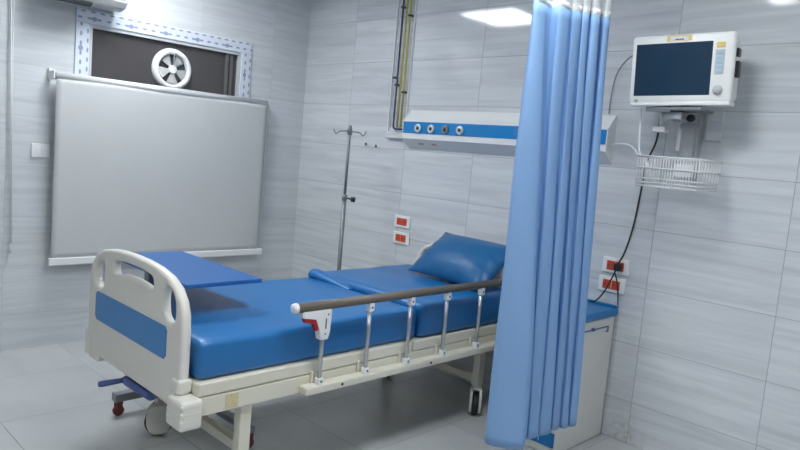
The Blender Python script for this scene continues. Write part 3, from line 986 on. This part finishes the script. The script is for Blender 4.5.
b = B(); lathe(b, [(.001, 0), (.016, .002), (.018, .02), (.001, .024)], (3.165, -.20, 1.665), '-Y', 14); tube(b, [(3.14, -.16, 1.668), (3.165, -.20, 1.665)], .006, 8); obj('knob', b, M_BLACK, mm)
# wire basket
bx0, bx1, by0, by1, bz0, bz1 = 2.985, 3.275, -.32, -.065, 1.345, 1.480
b = B()
def loop(z, ins=0.0, r=.0028):
    tube(b, [(bx0 + ins, by0 + ins, z), (bx1 - ins, by0 + ins, z), (bx1 - ins, by1 - ins, z), (bx0 + ins, by1 - ins, z)], r, 6, closed=True)
loop(bz1, 0, .0048); loop(bz1 - .052, .003, .0042); loop(bz0 + .035, .006, .0032); loop(bz0 + .016, .007, .0032); loop(bz0, .008, .004)
n = 21
for i in range(n + 1):
    x = bx0 + .006 + (bx1 - bx0 - .012) * i / n
    tube(b, [(x, by0, bz1), (x, by0 + .008, bz0), (x, by1 - .008, bz0), (x, by1, bz1)], .0017, 5)
n = 14
for i in range(1, n):
    y = by0 + (by1 - by0) * i / n
    tube(b, [(bx0, y, bz1), (bx0 + .008, y, bz0)], .0017, 5); tube(b, [(bx1, y, bz1), (bx1 - .008, y, bz0)], .0017, 5)
for i in range(1, 5):
    y = by0 + (by1 - by0) * i / 5
    tube(b, [(bx0 + .008, y, bz0), (bx1 - .008, y, bz0)], .0017, 5)
box(b, (3.06, by1 - .001, 1.40), (3.14, -.049, 1.46))
obj('wire_basket', b, M_WHITEM, mm)

# ------------------------------------------------------------------ cables
cb = thing('power_cable', 'black power cord running from monitor down to the upper socket', 'cable', (2.82, -.03, .9))
b = B(); tube(b, [(3.03, -.16, 1.72), (2.985, -.12, 1.68), (2.945, -.05, 1.56), (2.90, -.03, 1.45), (2.885, -.02, 1.30), (2.868, -.02, 1.12), (2.845, -.03, .99), (2.822, -.04, .925)], .0048, 8, smooth_sub=6); obj('cable', b, M_BLACK, cb)
b = B(); box(b, (2.803, -.05, .888), (2.838, -.0165, .926), .005); obj('plug', b, M_BLACK, cb)
b = B(); tube(b, [(2.815, -.045, .89), (2.80, -.05, .84), (2.77, -.05, .77), (2.735, -.06, .715), (2.71, -.07, .709)], .0042, 8, smooth_sub=6); obj('cable', b, M_BLACK, cb)
b = B(); tube(b, [(2.815, -.045, .875), (2.826, -.035, .83), (2.834, -.022, .76), (2.836, -.016, .709)], .0036, 8, smooth_sub=6)
o = obj('black_cable', b, M_BLACK); tag(origin_to(o, (2.85, -.015, .7)), 'short black cable dropping from the plug behind the cabinet top', 'cable')
b = B(); tube(b, [(2.925, -.16, 1.98), (2.87, -.10, 2.0), (2.76, -.06, 1.975), (2.69, -.04, 1.90), (2.668, -.03, 1.80), (2.665, -.03, 1.71), (2.668, -.03, 1.692)], .0038, 8, smooth_sub=6)
o = obj('grey_cable', b, M_GREYC); tag(origin_to(o, (2.7, -.05, 1.75)), 'grey cable looping from monitor back down to the white wall panel', 'cable')
b = B(); tube(b, [(2.706, -.03, 1.535), (2.75, -.05, 1.54), (2.83, -.10, 1.535), (2.90, -.17, 1.51), (2.945, -.24, 1.49), (3.0, -.26, 1.46), (3.05, -.25, 1.37), (3.08, -.22, 1.352)], .0045, 8, smooth_sub=6)
o = obj('pale_cable', b, M_WHITE); tag(origin_to(o, (2.9, -.1, 1.5)), 'pale cable curving from the white wall panel into the wire basket', 'cable')
b = B(); tube(b, [(2.915, -.20, 1.745), (2.925, -.21, 1.68), (2.95, -.25, 1.58), (2.975, -.28, 1.50), (3.0, -.27, 1.46), (3.03, -.24, 1.37), (3.05, -.2, 1.351)], .0045, 8, smooth_sub=6)
o = obj('pale_cable', b, M_WHITE); tag(origin_to(o, (2.95, -.25, 1.6)), 'pale cable hanging from monitor corner down into the wire basket', 'cable')

# ------------------------------------------------------------------ curtain
cur = thing('privacy_curtain', 'light blue pleated privacy curtain with white mesh top beside the bed', 'curtain', (2.98, -.95, .27))
HEM, NET, TOP = .27, 1.995, 2.60
LAT, DEP = V(.848, .530, 0), V(-.530, .848, 0)      # across and along the curtain's bunched run
def pleats(start, wid, lobes):
    """control points of a bunched curtain in plan. lobe = (left, right, depth at left, depth at right, bulge, valley behind its right end)"""
    out = []
    o = V(start[0], start[1], 0)
    for i, (a, c, ea, ec, amp, val) in enumerate(lobes):
        w = c - a
        f = lambda t, k=0.0: o + LAT * (wid * (a + w * t)) + DEP * (ea + (ec - ea) * t + k)
        out += [f(0, .010), f(.12, -amp * .6), f(.5, -amp), f(.88, -amp * .5), f(1, .010)]
        if i + 1 < len(lobes):
            nx = lobes[i + 1]
            out.append(o + LAT * (wid * (c + nx[0]) / 2) + DEP * ((ec + nx[2]) / 2 + val))
    return out
bot = pleats((2.882, -1.146), .378, [(0, .43, .0, .0, .030, .045), (.445, .56, .10, .15, .012, .005), (.575, .69, .155, .205, .012, .035),
                                     (.71, .80, .245, .28, .010, .005), (.81, .90, .285, .315, .008, .018), (.905, 1.0, .318, .34, .006, 0)])
top = pleats((2.919, -1.176), .296, [(0, .19, 0, .045, .018, .032), (.28, .47, .07, .115, .018, .022), (.49, .60, .122, .148, .012, .022), (.62, .71, .154, .175, .012, .034),
                                     (.74, .85, .184, .21, .014, .036), (.90, 1.0, .224, .248, .012, 0)])
def plan(z):
    t = (z - HEM) / (NET - HEM)
    t = max(0.0, min(1.0, t)); s = t * 0.75 + 0.25 * (t * t * (3 - 2 * t))
    return catmull([a.lerp(c, s) for a, c in zip(bot, top)], 4)
def sheet(z0, z1, nz, th):
    b = B()
    rows = []
    for i in range(nz + 1):
        z = z0 + (z1 - z0) * i / nz
        P = plan(z)
        row = []
        for k, p in enumerate(P):
            w = 0.003 * math.sin(z * 3.1 + k * .31) + 0.002 * math.sin(z * 7.7 + k * .17)
            row.append(b.verts.new((p.x + w, p.y, z)))
        rows.append(row)
    for i in range(nz):
        for k in range(len(rows[0]) - 1):
            f = b.faces.new((rows[i][k], rows[i][k + 1], rows[i + 1][k + 1], rows[i + 1][k])); f.smooth = True
    bmesh.ops.recalc_face_normals(b, faces=b.faces[:])
    if th:
        bmesh.ops.solidify(b, geom=b.faces[:], thickness=th)
    return b
obj('curtain_cloth', sheet(HEM, NET, 44, .0018), M_CURT, cur, smooth=True)
obj('mesh_header', sheet(NET, TOP, 10, .0), M_MESH, cur, smooth=True)
b = sheet(NET - .004, NET + .022, 1, .006); obj('header_seam', b, M_WHITE, cur, smooth=True)
P = plan(NET)
for k in range(3, len(P), 14):
    b = B(); tube(b, [(P[k].x, P[k].y, TOP - .02), (P[k].x * .5 + 1.485, P[k].y, TOP + .01), (2.97, P[k].y, TOP + .032)], .003, 6); obj('hook', b, M_STEEL, cur)
b = B(); box(b, (2.955, -4.2, CEIL - .035), (2.985, -.05, CEIL), .004)
o = obj('curtain_track', b, M_SILVER); tag(origin_to(o, (2.97, -2.1, CEIL)), 'straight metal curtain track on the ceiling above the blue curtain', 'curtain track')
